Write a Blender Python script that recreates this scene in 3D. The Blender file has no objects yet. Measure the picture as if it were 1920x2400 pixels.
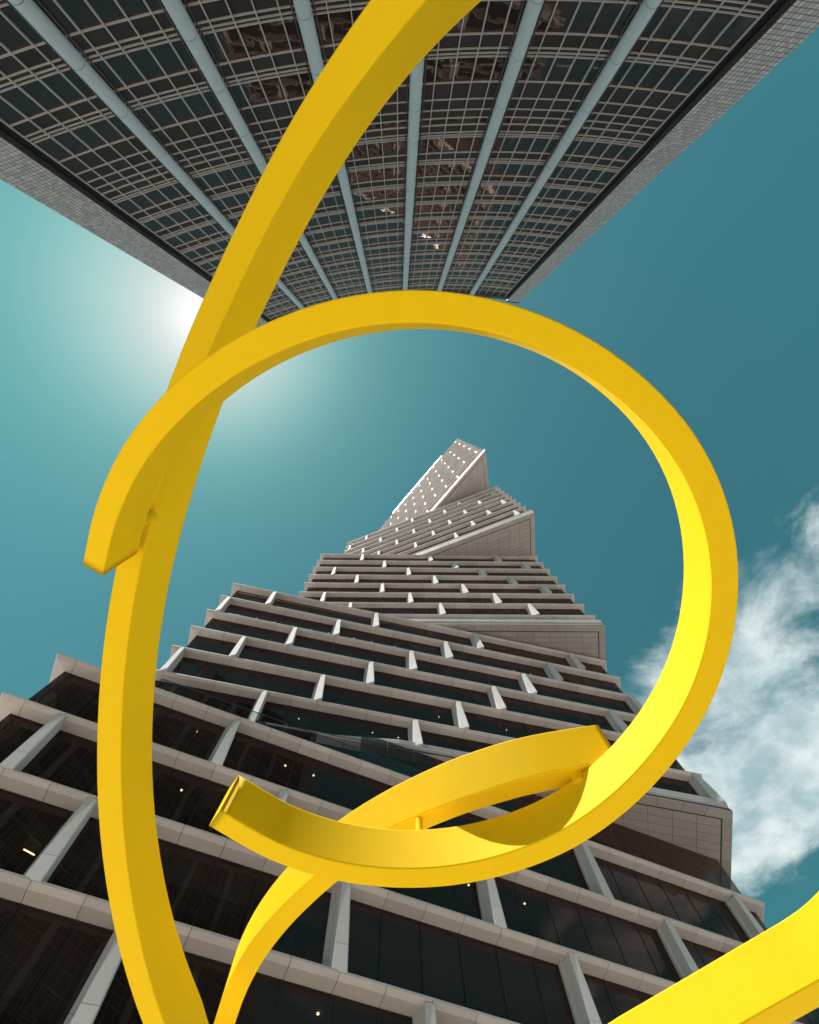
import bpy, bmesh, math, random
from mathutils import Vector, Matrix
random.seed(7)
SC = bpy.context.scene
COL = SC.collection
R = math.radians
EYE = 1.6                      # the photographer's eye above the plaza

# ---------------------------------------------------------------- camera
cam_d = bpy.data.cameras.new('camera')
cam = bpy.data.objects.new('camera', cam_d)
COL.objects.link(cam)
cam_d.sensor_fit = 'VERTICAL'
cam_d.sensor_height = 36.0
cam_d.lens = 36.0 * 1060.0 / 2400.0          # ultra-wide phone lens, pointed almost straight up
cam_d.clip_start = 0.05
cam_d.clip_end = 6000.0
cam.matrix_world = Matrix((
    (0.9997130561917816, 0.0051215782546889035, -0.023400314439526886, 0.0),
    (0.0, -0.9768759624957505, -0.21380681443303218, 0.0),
    (-0.023954233022320557, 0.21374546389147575, -0.9765956539869151, EYE),
    (0.0, 0.0, 0.0, 1.0)))
# the third column is the camera's backward axis
SC.camera = cam

# ---------------------------------------------------------------- sun, sky, exposure
SUN_AZ = math.atan2(-0.188, -0.39)
SUN_EL = R(66.6)
SUN = Vector((math.cos(SUN_EL) * math.cos(SUN_AZ), math.cos(SUN_EL) * math.sin(SUN_AZ), math.sin(SUN_EL)))
sd = bpy.data.lights.new('sun', 'SUN')
sd.energy = 4.5
sd.angle = R(0.53)
sd.color = (1.0, 0.95, 0.87)
sun = bpy.data.objects.new('sun', sd)
COL.objects.link(sun)
sun.location = SUN * 300
sun.rotation_euler = SUN.to_track_quat('Z', 'Y').to_euler()

SC.view_settings.view_transform = 'Standard'
SC.view_settings.look = 'None'
SC.view_settings.exposure = 0.95
SC.view_settings.gamma = 1.0
SC.view_settings.use_curve_mapping = False

world = bpy.data.worlds.new('World')
SC.world = world
world.use_nodes = True
wn, wl = world.node_tree.nodes, world.node_tree.links
wn.clear()


def node(tree, kind, **kw):
    n = tree.nodes.new(kind)
    for k, v in kw.items():
        setattr(n, k, v)
    return n


def setin(tree, n, key, v):
    if isinstance(v, bpy.types.NodeSocket):
        tree.links.new(v, n.inputs[key])
    else:
        n.inputs[key].default_value = v


def mth(tree, op, a, b=None, c=None, clamp=False):
    n = node(tree, 'ShaderNodeMath', operation=op, use_clamp=clamp)
    setin(tree, n, 0, a)
    if b is not None:
        setin(tree, n, 1, b)
    if c is not None:
        setin(tree, n, 2, c)
    return n.outputs[0]


def vmth(tree, op, a, b=None):
    n = node(tree, 'ShaderNodeVectorMath', operation=op)
    setin(tree, n, 0, a)
    if b is not None:
        setin(tree, n, 1, b)
    return n.outputs['Value'] if op in ('DOT_PRODUCT', 'LENGTH') else n.outputs[0]


def mixc(tree, fac, a, b, blend='MIX'):
    n = node(tree, 'ShaderNodeMix', data_type='RGBA', blend_type=blend)
    setin(tree, n, 0, fac)
    setin(tree, n, 6, a)
    setin(tree, n, 7, b)
    return n.outputs[2]


def noise(tree, vec, scale, detail=4.0, rough=0.55, dist=0.0):
    n = node(tree, 'ShaderNodeTexNoise')
    if vec is not None:
        setin(tree, n, 'Vector', vec)
    n.inputs['Scale'].default_value = scale
    n.inputs['Detail'].default_value = detail
    n.inputs['Roughness'].default_value = rough
    n.inputs['Distortion'].default_value = dist
    return n.outputs[0]


def smooth(tree, v, lo, hi, a=0.0, b=1.0):
    n = node(tree, 'ShaderNodeMapRange', interpolation_type='SMOOTHSTEP')
    setin(tree, n, 'Value', v)
    n.inputs['From Min'].default_value = lo
    n.inputs['From Max'].default_value = hi
    n.inputs['To Min'].default_value = a
    n.inputs['To Max'].default_value = b
    return n.outputs[0]


wt = world.node_tree
w_dir = node(wt, 'ShaderNodeTexCoord').outputs['Generated']
sky = node(wt, 'ShaderNodeTexSky', sky_type='NISHITA')
sky.sun_disc = False
sky.sun_elevation = SUN_EL
sky.sun_rotation = math.atan2(SUN.x, SUN.y)
sky.altitude = 20.0
sky.air_density = 1.0
sky.dust_density = 0.35
sky.ozone_density = 1.4
SKY_TINT = (0.41, 1.10, 0.74, 1.0)
sky_col = mixc(wt, 1.0, sky.outputs[0], SKY_TINT, 'MULTIPLY')
# pale haze towards the horizon
w_sep0 = node(wt, 'ShaderNodeSeparateXYZ')
setin(wt, w_sep0, 0, w_dir)
sky_col = mixc(wt, smooth(wt, w_sep0.outputs[2], 0.0, 0.42, 1.0, 0.0), sky_col, (3.0, 5.0, 5.6, 1.0))
# the bright veil of scattered light around the high sun
cosang = vmth(wt, 'DOT_PRODUCT', vmth(wt, 'NORMALIZE', w_dir), tuple(SUN))
ang = mth(wt, 'ARCCOSINE', mth(wt, 'MINIMUM', cosang, 1.0))
veil = mth(wt, 'EXPONENT', mth(wt, 'MULTIPLY', mth(wt, 'POWER', mth(wt, 'DIVIDE', ang, R(10.0)), 2.4), -1.0))
wide = mth(wt, 'EXPONENT', mth(wt, 'DIVIDE', ang, -R(17.0)))
sky_col = mixc(wt, 1.0, sky_col, mixc(wt, 1.0, (0.86, 1.0, 1.03, 1.0), mth(wt, 'MULTIPLY', wide, 1.5), 'MULTIPLY'), 'ADD')
core = mth(wt, 'EXPONENT', mth(wt, 'MULTIPLY', mth(wt, 'POWER', mth(wt, 'DIVIDE', ang, R(4.0)), 2.0), -1.0))
sky_col = mixc(wt, mth(wt, 'MULTIPLY', veil, 0.90), sky_col, (6.6, 6.8, 6.9, 1.0))
sky_col = mixc(wt, mth(wt, 'MULTIPLY', core, 0.9), sky_col, (11.0, 11.0, 10.8, 1.0))
# broken cloud low in the +X +Y quarter, laid on a plane far above
sep = node(wt, 'ShaderNodeSeparateXYZ')
setin(wt, sep, 0, w_dir)
zc = mth(wt, 'MAXIMUM', sep.outputs[2], 0.08)
cu = mth(wt, 'DIVIDE', sep.outputs[0], zc)
cv = mth(wt, 'DIVIDE', sep.outputs[1], zc)
comb = node(wt, 'ShaderNodeCombineXYZ')
setin(wt, comb, 0, cu)
setin(wt, comb, 1, cv)
comb.inputs[2].default_value = 3.7
cl = noise(wt, comb.outputs[0], 2.6, 9.0, 0.62, 0.35)
big = noise(wt, comb.outputs[0], 0.9, 3.0, 0.5, 0.0)
bank = mth(wt, 'ADD', mth(wt, 'MULTIPLY', cu, 0.83), mth(wt, 'MULTIPLY', cv, 0.55))
bank = mth(wt, 'SUBTRACT', smooth(wt, bank, 0.52, 1.02), smooth(wt, bank, 1.42, 1.85))
dens = mth(wt, 'ADD', cl, mth(wt, 'MULTIPLY', mth(wt, 'SUBTRACT', big, 0.5), 0.5))
dens = mth(wt, 'ADD', dens, mth(wt, 'MULTIPLY', mth(wt, 'SUBTRACT', bank, 1.0), 0.34))
cover = smooth(wt, dens, 0.345, 0.585)
shade = noise(wt, comb.outputs[0], 5.5, 6.0, 0.6, 0.2)
cloud_col = mixc(wt, smooth(wt, shade, 0.3, 0.7), (3.4, 4.9, 5.3, 1.0), (8.2, 9.0, 9.0, 1.0))
sky_col = mixc(wt, mth(wt, 'MULTIPLY', cover, 0.95), sky_col, cloud_col)
bg = node(wt, 'ShaderNodeBackground')
setin(wt, bg, 'Color', sky_col)
bg.inputs['Strength'].default_value = 0.055
wo = node(wt, 'ShaderNodeOutputWorld')
wl.new(bg.outputs[0], wo.inputs['Surface'])


# ---------------------------------------------------------------- helpers
def tag(o, label=None, cat=None, group=None, kind=None):
    for k, v in (('label', label), ('category', cat), ('group', group), ('kind', kind)):
        if v:
            o[k] = v
    return o


def empty(name, loc):
    o = bpy.data.objects.new(name, None)
    COL.objects.link(o)
    o.location = loc
    o.empty_display_size = 0.3
    return o


ROOT_LOC = {}


def add(name, mesh, parent=None, loc=(0, 0, 0), rz=0.0, sx=1.0, kind=None, rot=None):
    """one object; loc is in world space, parents are never rotated or scaled"""
    o = bpy.data.objects.new(name, mesh)
    COL.objects.link(o)
    off = Vector((0, 0, 0))
    if parent is not None:
        o.parent = parent
        off = ROOT_LOC.get(parent.name)
        if off is None:
            off = parent.location.copy()
            p = parent.parent
            while p is not None:
                off += p.location
                p = p.parent
            ROOT_LOC[parent.name] = off
    o.location = Vector(loc) - off
    if rot is not None:
        o.rotation_euler = rot
    elif rz:
        o.rotation_euler = (0, 0, rz)
    if sx != 1.0:
        o.scale = (sx, 1, 1)
    if kind:
        o['kind'] = kind
    return o


class MB:
    """collects boxes, prisms and quads for one mesh"""
    def __init__(self):
        self.v, self.f = [], []

    def faces(self, vs, fs):
        n = len(self.v)
        self.v += [tuple(p) for p in vs]
        self.f += [tuple(i + n for i in f) for f in fs]
        return self

    def box(self, x0, x1, y0, y1, z0, z1, fn=None):
        vs = [(x0, y0, z0), (x1, y0, z0), (x1, y1, z0), (x0, y1, z0),
              (x0, y0, z1), (x1, y0, z1), (x1, y1, z1), (x0, y1, z1)]
        if fn:
            vs = [fn(*p) for p in vs]
        return self.faces(vs, [(0, 3, 2, 1), (4, 5, 6, 7), (0, 1, 5, 4), (1, 2, 6, 5), (2, 3, 7, 6), (3, 0, 4, 7)])

    def loft(self, a, b, caps=True):
        """joins two rings of equal length"""
        n = len(a)
        fs = [(i, (i + 1) % n, n + (i + 1) % n, n + i) for i in range(n)]
        if caps:
            fs += [tuple(range(n - 1, -1, -1)), tuple(range(n, 2 * n))]
        return self.faces(list(a) + list(b), fs)

    def prism(self, poly, z0, z1):
        return self.loft([(x, y, z0) for x, y in poly], [(x, y, z1) for x, y in poly])

    def mesh(self, name, mat, smooth_=False):
        m = bpy.data.meshes.new(name)
        m.from_pydata(self.v, [], self.f)
        m.validate()
        bm = bmesh.new()
        bm.from_mesh(m)
        bmesh.ops.recalc_face_normals(bm, faces=bm.faces)
        bm.to_mesh(m)
        bm.free()
        m.materials.append(mat)
        if smooth_:
            m.polygons.foreach_set('use_smooth', [True] * len(m.polygons))
        m.update()
        return m


# ---------------------------------------------------------------- materials
def principled(name, base, rough=0.5, metal=0.0, spec=0.5, coat=0.0):
    m = bpy.data.materials.new(name)
    m.use_nodes = True
    b = m.node_tree.nodes['Principled BSDF']
    b.inputs['Base Color'].default_value = (*base, 1)
    b.inputs['Roughness'].default_value = rough
    b.inputs['Metallic'].default_value = metal
    b.inputs['Specular IOR Level'].default_value = spec
    b.inputs['Coat Weight'].default_value = coat
    return m, m.node_tree, b


def obj_vec(t):
    return node(t, 'ShaderNodeNewGeometry').outputs['Position']


def vary(m, t, b, base, amount=0.12, scale=0.6, island=0.0, rough=None, bump=0.0, bscale=60.0):
    """grain, faint stains and piece-to-piece difference on a paint or metal"""
    p = obj_vec(t)
    n1 = noise(t, p, scale, 5.0, 0.6)
    n2 = noise(t, p, scale * 9.0, 4.0, 0.6)
    f = mth(t, 'ADD', mth(t, 'MULTIPLY', n1, 0.6), mth(t, 'MULTIPLY', n2, 0.4))
    k = mth(t, 'ADD', 1.0, mth(t, 'MULTIPLY', mth(t, 'SUBTRACT', f, 0.5), amount * 2.5))
    if island:
        g = node(t, 'ShaderNodeNewGeometry').outputs['Random Per Island']
        oi = node(t, 'ShaderNodeObjectInfo').outputs['Random']
        r = mth(t, 'FRACT', mth(t, 'ADD', g, oi))
        k = mth(t, 'MULTIPLY', k, mth(t, 'ADD', 1.0 - island, mth(t, 'MULTIPLY', r, island * 2.0)))
    n = node(t, 'ShaderNodeVectorMath', operation='SCALE')
    n.inputs[0].default_value = base
    t.links.new(k, n.inputs['Scale'])
    t.links.new(n.outputs[0], b.inputs['Base Color'])
    if rough:
        rr = mth(t, 'ADD', rough[0], mth(t, 'MULTIPLY', n2, rough[1] - rough[0]))
        t.links.new(rr, b.inputs['Roughness'])
    if bump:
        bn = node(t, 'ShaderNodeBump')
        bn.inputs['Strength'].default_value = bump
        bn.inputs['Distance'].default_value = 0.01
        t.links.new(noise(t, p, bscale, 3.0, 0.6), bn.inputs['Height'])
        t.links.new(bn.outputs[0], b.inputs['Normal'])
    return m


def paint(name, base, rough=0.5, metal=0.0, spec=0.5, coat=0.0, **kw):
    m, t, b = principled(name, base, rough, metal, spec, coat)
    return vary(m, t, b, base, **kw)


def glass(name, tint, ior=1.55, wave=0.0, wscale=0.9, refl=(0.9, 0.95, 1.0), body=None):
    m = bpy.data.materials.new(name)
    m.use_nodes = True
    t = m.node_tree
    t.nodes.clear()
    tr = node(t, 'ShaderNodeBsdfTransparent')
    tr.inputs[0].default_value = (*tint, 1)
    gl = node(t, 'ShaderNodeBsdfGlossy')
    gl.inputs['Color'].default_value = (*refl, 1)
    gl.inputs['Roughness'].default_value = 0.015
    fr = node(t, 'ShaderNodeFresnel')
    fr.inputs['IOR'].default_value = ior
    if wave:
        bn = node(t, 'ShaderNodeBump')
        bn.inputs['Strength'].default_value = 1.0
        bn.inputs['Distance'].default_value = wave
        oi = node(t, 'ShaderNodeObjectInfo').outputs['Random']
        isl = node(t, 'ShaderNodeNewGeometry').outputs['Random Per Island']
        p = vmth(t, 'ADD', obj_vec(t), mth(t, 'MULTIPLY', mth(t, 'ADD', oi, isl), 90.0))
        t.links.new(noise(t, p, wscale, 1.0, 0.4), bn.inputs['Height'])
        t.links.new(bn.outputs[0], gl.inputs['Normal'])
        t.links.new(bn.outputs[0], fr.inputs['Normal'])
    mx = node(t, 'ShaderNodeMixShader')
    back = node(t, 'ShaderNodeNewGeometry').outputs['Backfacing']
    t.links.new(mth(t, 'MULTIPLY', fr.outputs[0], mth(t, 'SUBTRACT', 1.0, back)), mx.inputs[0])
    if body:                    # tinted film: part of the light stops in the pane
        df = node(t, 'ShaderNodeBsdfDiffuse')
        df.inputs[0].default_value = (*body[1], 1)
        m0 = node(t, 'ShaderNodeMixShader')
        m0.inputs[0].default_value = body[0]
        t.links.new(tr.outputs[0], m0.inputs[1])
        t.links.new(df.outputs[0], m0.inputs[2])
        t.links.new(m0.outputs[0], mx.inputs[1])
    else:
        t.links.new(tr.outputs[0], mx.inputs[1])
    t.links.new(gl.outputs[0], mx.inputs[2])
    o = node(t, 'ShaderNodeOutputMaterial')
    t.links.new(mx.outputs[0], o.inputs[0])
    return m


def emit(name, col, strength):
    m = bpy.data.materials.new(name)
    m.use_nodes = True
    t = m.node_tree
    t.nodes.clear()
    e = node(t, 'ShaderNodeEmission')
    e.inputs[0].default_value = (*col, 1)
    e.inputs[1].default_value = strength
    o = node(t, 'ShaderNodeOutputMaterial')
    t.links.new(e.outputs[0], o.inputs[0])
    return m


M_YELLOW = paint('yellow_paint', (0.88, 0.585, 0.008), rough=0.62, spec=0.06, coat=0.0, amount=0.045, scale=1.3, bump=0.05, bscale=220.0)
M_HOOD = paint('anodised_cladding', (0.49, 0.445, 0.43), rough=0.6, metal=0.15, spec=0.3, amount=0.17, scale=0.35, island=0.09)
M_FIN = paint('fin_metal', (0.52, 0.51, 0.51), rough=0.75, metal=0.0, spec=0.12, amount=0.08, scale=0.5, island=0.03)
M_SOFFIT = paint('soffit_cladding', (0.40, 0.35, 0.335), rough=0.5, metal=0.2, amount=0.10, scale=0.4, island=0.06)
M_CORE = paint('hood_backing', (0.035, 0.032, 0.031), rough=0.7, amount=0.1)
M_FRAME = paint('black_window_frame', (0.012, 0.012, 0.013), rough=0.4, amount=0.1)
M_PANE = glass('tinted_glass', (0.60, 0.58, 0.56), 1.55, wave=0.004, wscale=0.5, refl=(0.88, 0.56, 0.49), body=(0.25, (0.05, 0.038, 0.035)))
M_BLIND = paint('roller_blind_fabric', (0.30, 0.24, 0.22), rough=0.9, amount=0.12, scale=1.2, island=0.15)
M_CEIL = paint('dark_ceiling', (0.085, 0.085, 0.085), rough=0.8, amount=0.2, scale=0.8)
M_INNER = paint('inner_wall', (0.05, 0.05, 0.052), rough=0.8, amount=0.3, scale=0.5)
M_WARM = emit('warm_lamp', (1.0, 0.78, 0.42), 5.0)
M_COOL = emit('cool_lamp', (1.0, 0.95, 0.85), 4.0)
M_COLUMN = paint('column_cover_metal', (0.60, 0.66, 0.71), rough=0.42, metal=0.1, amount=0.10, scale=0.4, bump=0.03, bscale=90.0)
M_MULLION = paint('aluminium_mullion', (0.60, 0.55, 0.53), rough=0.45, metal=0.1, amount=0.08, scale=0.5)
M_SPANDREL = paint('bronze_spandrel', (0.050, 0.039, 0.037), rough=0.5, spec=0.12, amount=0.16, scale=0.6, island=0.10)
M_WINDOW = glass('bronze_glass', (0.16, 0.15, 0.145), 1.7, wave=0.005, wscale=1.0, refl=(0.88, 0.64, 0.58), body=(0.5, (0.070, 0.048, 0.043)))
M_TILE = paint('glazed_tile', (0.56, 0.52, 0.52), rough=0.34, spec=0.35, amount=0.10, scale=1.5, island=0.20)
M_GROUT = paint('grout', (0.022, 0.022, 0.022), rough=0.8, amount=0.1)
M_RETURN = paint('brown_brick', (0.085, 0.066, 0.058), rough=0.6, amount=0.2, scale=2.0, island=0.2)
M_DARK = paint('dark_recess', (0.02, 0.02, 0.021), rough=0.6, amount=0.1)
M_RAIL = glass('balustrade_glass', (0.80, 0.86, 0.86), 1.45)
M_PAVE = paint('paving', (0.43, 0.39, 0.345), rough=0.7, amount=0.18, scale=0.4, island=0.10)
M_JOINT = paint('paving_bed', (0.34, 0.31, 0.28), rough=0.85, amount=0.15, scale=0.3)
M_BIRD = paint('bird_plumage', (0.09, 0.085, 0.08), rough=0.7, amount=0.2, scale=30.0)

# ---------------------------------------------------------------- ground
g = MB().faces([(-3000, -3000, 0), (3000, -3000, 0), (3000, 3000, 0), (-3000, 3000, 0)], [(0, 1, 2, 3)])
tag(add('ground', g.mesh('ground', M_JOINT)), kind='structure')
pv = MB()
for i in range(-24, 24):
    for j in range(-12, 18):
        pv.box(i * 1.2 + 0.006, i * 1.2 + 1.194, j * 1.2 + 0.006, j * 1.2 + 1.194, 0.004, 0.03 + random.uniform(-.002, .002))
tag(add('pavement', pv.mesh('pavement', M_PAVE)), kind='structure')

# ---------------------------------------------------------------- twisted office tower: five stacked, turned blocks
def unit(a):
    return Vector((math.cos(a), math.sin(a), 0.0))


TOWER = empty('office_tower', (10.0, 48.0, 0.0))
tag(TOWER, 'tall tower of five turned glass blocks with pale metal hoods and staggered fins', 'office tower')
BAY = 15.4
COUNT = {}


def count(k, n=300):
    COUNT[k] = COUNT.get(k, 0) + 1
    return COUNT[k] <= n


class Block:
    def __init__(s, az, D, sl, sr, azl, azr, u):
        s.az, s.D, s.sl, s.sr, s.u = R(az), D, sl, sr, u
        s.t, s.n = unit(s.az), Vector((-math.sin(s.az), math.cos(s.az), 0.0))
        s.dl, s.dr = unit(R(azl)), unit(R(azr))
        s.tl, s.tr = R(azl) - s.az, math.pi - (R(azr) - s.az)
        s.ml, s.mr = 1 / math.tan(s.tl / 2), 1 / math.tan(s.tr / 2)
        s.depth = 34.0

    def P(s, x, w, H):
        return s.t * x + s.n * (s.D + w) + Vector((0, 0, H + EYE))

    def foot(s, w, depth=None):
        """footprint inset by w, as four plan points"""
        d = s.depth if depth is None else depth
        fl = s.P(s.sl + w * s.ml, w, 0)
        fr = s.P(s.sr - w * s.mr, w, 0)
        bl = fl + s.dl * ((d - w) / math.sin(s.tl))
        br = fr + s.dr * ((d - w) / math.sin(s.tr))
        return [(p.x, p.y) for p in (fl, fr, br, bl)]


def hood_profile(u):
    return [(0.0, 0.09), (0.0, -0.02), (0.26 * u, -0.21), (u + 0.06, -0.33), (u + 0.06, 0.36), (0.55 * u, 0.22)]


def hood_mesh(name, x0, x1, u, ml=0.0, mr=0.0, taper0=1.0):
    a, b = [], []
    for w, v in hood_profile(u):
        a.append((x0 + w * ml, w if taper0 == 1 else u + (w - u) * taper0, v if taper0 == 1 else v * taper0))
        b.append((x1 - w * mr, w, v))
    return MB().loft(b, a).mesh(name, M_HOOD)


def fin_mesh(h, u, out=0.46):
    mb = MB()

    def ring(k, z):                # k: 0 at the foot of the fin, 1 at its head
        q = 1 - 0.62 * k
        y0 = u + 0.05
        xl, xr, yo = -0.42, -0.42 + 0.30 + 0.46 * q, 0.04 - out * q
        return [(xl - 0.30, y0, z), (xl - 0.30, y0 - 0.22, z), (xl - 0.06, y0 - 0.24, z), (xl, 0.04, z),
                (xr, yo, z), (xr + 0.06, yo + 0.02, z), (xr + 0.06, y0, z)]
    cut = 0.27
    z0, z1 = 0.02, h - 0.10
    zc = z0 + (z1 - z0) * cut
    mb.loft(ring(0, z0)[::-1], ring(cut, zc - 0.012)[::-1])
    mb.loft(ring(cut, zc + 0.012)[::-1], ring(1, z1)[::-1])
    return mb.mesh('fin', M_FIN)


GAP = 0.03
PITCH = BAY / 6
stuff = {'hood_panel': MB(), 'glass_pane': MB(), 'fin': MB(), 'soffit_panel': MB()}


def place(name, mesh, block, x, w, H, sx=1.0, first=True):
    p = block.P(x, w, H)
    if first and count(name):
        add(name, mesh, TOWER, p, block.az, sx)
    else:                                   # far pieces past the limit: same geometry, joined
        mat = Matrix.Translation(p) @ Matrix.Rotation(block.az, 4, 'Z') @ Matrix.Diagonal((sx, 1, 1, 1))
        stuff[name].faces([mat @ v.co for v in mesh.vertices], [tuple(q.vertices) for q in mesh.polygons])


def build_block(B, levels, fin0, fstep, zbase, u, terrace=None, fin_out=0.46, blinds=0.0):
    """levels: heights of the hood lips; fin0: fin position below levels[0]; fstep: shift per storey upwards"""
    storey = levels[1] - levels[0]
    std = hood_mesh('hood_panel', GAP / 2, PITCH - GAP / 2, u)
    m_fin = fin_mesh(storey, u, fin_out)
    frames, side, slabs, backing = MB(), MB(), [], MB()
    for k, H in enumerate(levels):
        anchor = fin0 + fstep * k
        # joints of this hood line
        j0 = anchor + PITCH * math.ceil((B.sl + 0.9 - anchor) / PITCH)
        js = []
        while j0 < B.sr - 0.9:
            js.append(j0)
            j0 += PITCH
        place('hood_panel', hood_mesh('hood_panel', 0, js[0] - B.sl - GAP / 2, u, ml=B.ml), B, B.sl, 0, H)
        for a in js[:-1]:
            place('hood_panel', std, B, a, 0, H)
        place('hood_panel', hood_mesh('hood_panel', GAP / 2, B.sr - js[-1], u, mr=B.mr), B, js[-1], 0, H)
        # dark backing seen in the joints
        pr = [(0.03, 0.06), (0.03, -0.02), (0.26 * u + .02, -0.18), (u + 0.05, -0.30), (u + 0.05, 0.3)]
        ra = [B.P(B.sl + w * B.ml + 0.05, w, H + v) for w, v in pr]
        rb = [B.P(B.sr - w * B.mr - 0.05, w, H + v) for w, v in pr]
        backing.loft(rb, ra)
        # hoods of the three other faces
        for w_v in (0,):
            prof = hood_profile(u)
            rings = [[], [], [], []]
            for w, v in prof:
                for c, q in enumerate(B.foot(w)):
                    rings[c].append((q[0], q[1], H + v + EYE))
            side.loft(rings[2], rings[1])
            side.loft(rings[3], rings[2])
            side.loft(rings[0], rings[3])
        # ceiling slab behind the hood
        sl = MB().prism(B.foot(u + 0.20), H - 0.31 + EYE, H + 0.30 + EYE)
        add('floor_slab', sl.mesh('floor_slab', M_CEIL), TOWER)
    # storeys
    zs = [(zbase, levels[0])] + list(zip(levels[:-1], levels[1:]))
    for k, (za, zb) in enumerate(zs):
        lo = za + (0.37 if k else 0.0)
        hi = zb - 0.34
        if hi - lo < 0.5:
            continue
        anchor = fin0 + fstep * k
        n0 = math.ceil((B.sl + u * B.ml + 0.3 - anchor) / PITCH)
        n1 = math.floor((B.sr - u * B.mr - 0.3 - anchor) / PITCH)
        js = [anchor + PITCH * i for i in range(n0, n1 + 1)]
        pane = MB().box(0.035, PITCH - 0.035, 0.0, 0.024, 0, hi - lo).mesh('glass_pane', M_PANE)
        tall = None
        if k == 0 and terrace:       # left of the oversail the glass runs down to the terrace
            tall = MB().box(0.035, PITCH - 0.035, 0.0, 0.024, 0, hi - terrace[1]).mesh('glass_pane', M_PANE)
        for a in js[:-1]:
            if tall and a < terrace[0]:
                place('glass_pane', tall, B, a, u + 0.06, terrace[1])
            else:
                place('glass_pane', pane, B, a, u + 0.06, lo)
        run = 0
        for a in js[:-1]:            # roller blinds, drawn in runs of neighbouring panes
            if run <= 0:
                run, down = random.choice((1, 2, 3, 4)), random.random() < blinds
                drop = random.choice((0.45, 0.7, 0.85, 1.0, 1.0))
            run -= 1
            if blinds and down and not (k == 0 and terrace) and lo > 5:
                hb = (hi - lo - 0.1) * drop
                bl = MB().box(0.06, PITCH - 0.06, 0.0, 0.01, 0, hb)
                bl.box(0.05, PITCH - 0.05, -0.02, 0.03, -0.03, 0.0)
                add('roller_blind', bl.mesh('roller_blind', M_BLIND), TOWER, B.P(a, u + 0.30, hi - 0.05 - hb), B.az)
        for x0, x1 in ((B.sl + u * B.ml + 0.1, js[0]), (js[-1], B.sr - u * B.mr - 0.1)):
            if x1 - x0 > 0.25:
                pm = MB().box(0.03, x1 - x0 - 0.03, 0.0, 0.024, 0, hi - lo).mesh('glass_pane', M_PANE)
                place('glass_pane', pm, B, x0, u + 0.06, lo)

        def fr(x, y, z):
            return tuple(B.P(x, y, z))
        for a in js:
            frames.box(a - 0.032, a + 0.032, u + 0.02, u + 0.15, lo, hi, fr)
        frames.box(B.sl + u * B.ml + 0.1, B.sr - u * B.mr - 0.1, u + 0.03, u + 0.14, lo, lo + 0.07, fr)
        frames.box(B.sl + u * B.ml + 0.1, B.sr - u * B.mr - 0.1, u + 0.03, u + 0.14, hi - 0.07, hi, fr)
        # glazing of the three other faces, one sheet per side
        ft, fi = B.foot(u + 0.06), B.foot(u + 0.09)
        for c in (1, 2, 3):
            d = (c + 1) % 4
            g_ = MB().loft([(*ft[c], lo + EYE), (*ft[d], lo + EYE), (*fi[d], lo + EYE), (*fi[c], lo + EYE)],
                           [(*ft[c], hi + EYE), (*ft[d], hi + EYE), (*fi[d], hi + EYE), (*fi[c], hi + EYE)])
            add('side_glazing', g_.mesh('side_glazing', M_PANE), TOWER)
        # fins
        if k or terrace:
            i0 = math.ceil((B.sl + 1.2 - anchor) / BAY)
            i1 = math.floor((B.sr - 0.6 - anchor) / BAY)
            for i in range(i0, i1 + 1):
                if k == 0 and terrace:
                    zf = terrace[1] + 1.0 if anchor + BAY * i < terrace[0] + 1 else za - 0.4
                    place('fin', fin_mesh(zb - zf, u), B, anchor + BAY * i, 0, zf)
                else:
                    place('fin', m_fin, B, anchor + BAY * i, 0, za)
    add('side_hood', side.mesh('side_hood', M_HOOD), TOWER, kind='stuff')
    add('hood_backing', backing.mesh('hood_backing', M_CORE), TOWER, kind='stuff')
    add('window_frame', frames.mesh('window_frame', M_FRAME), TOWER, kind='stuff')
    # inner core
    add('core_wall', MB().prism(B.foot(9.0, 27.0), zbase + EYE, levels[-1] - 0.5 + EYE).mesh('core_wall', M_INNER), TOWER)


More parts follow.
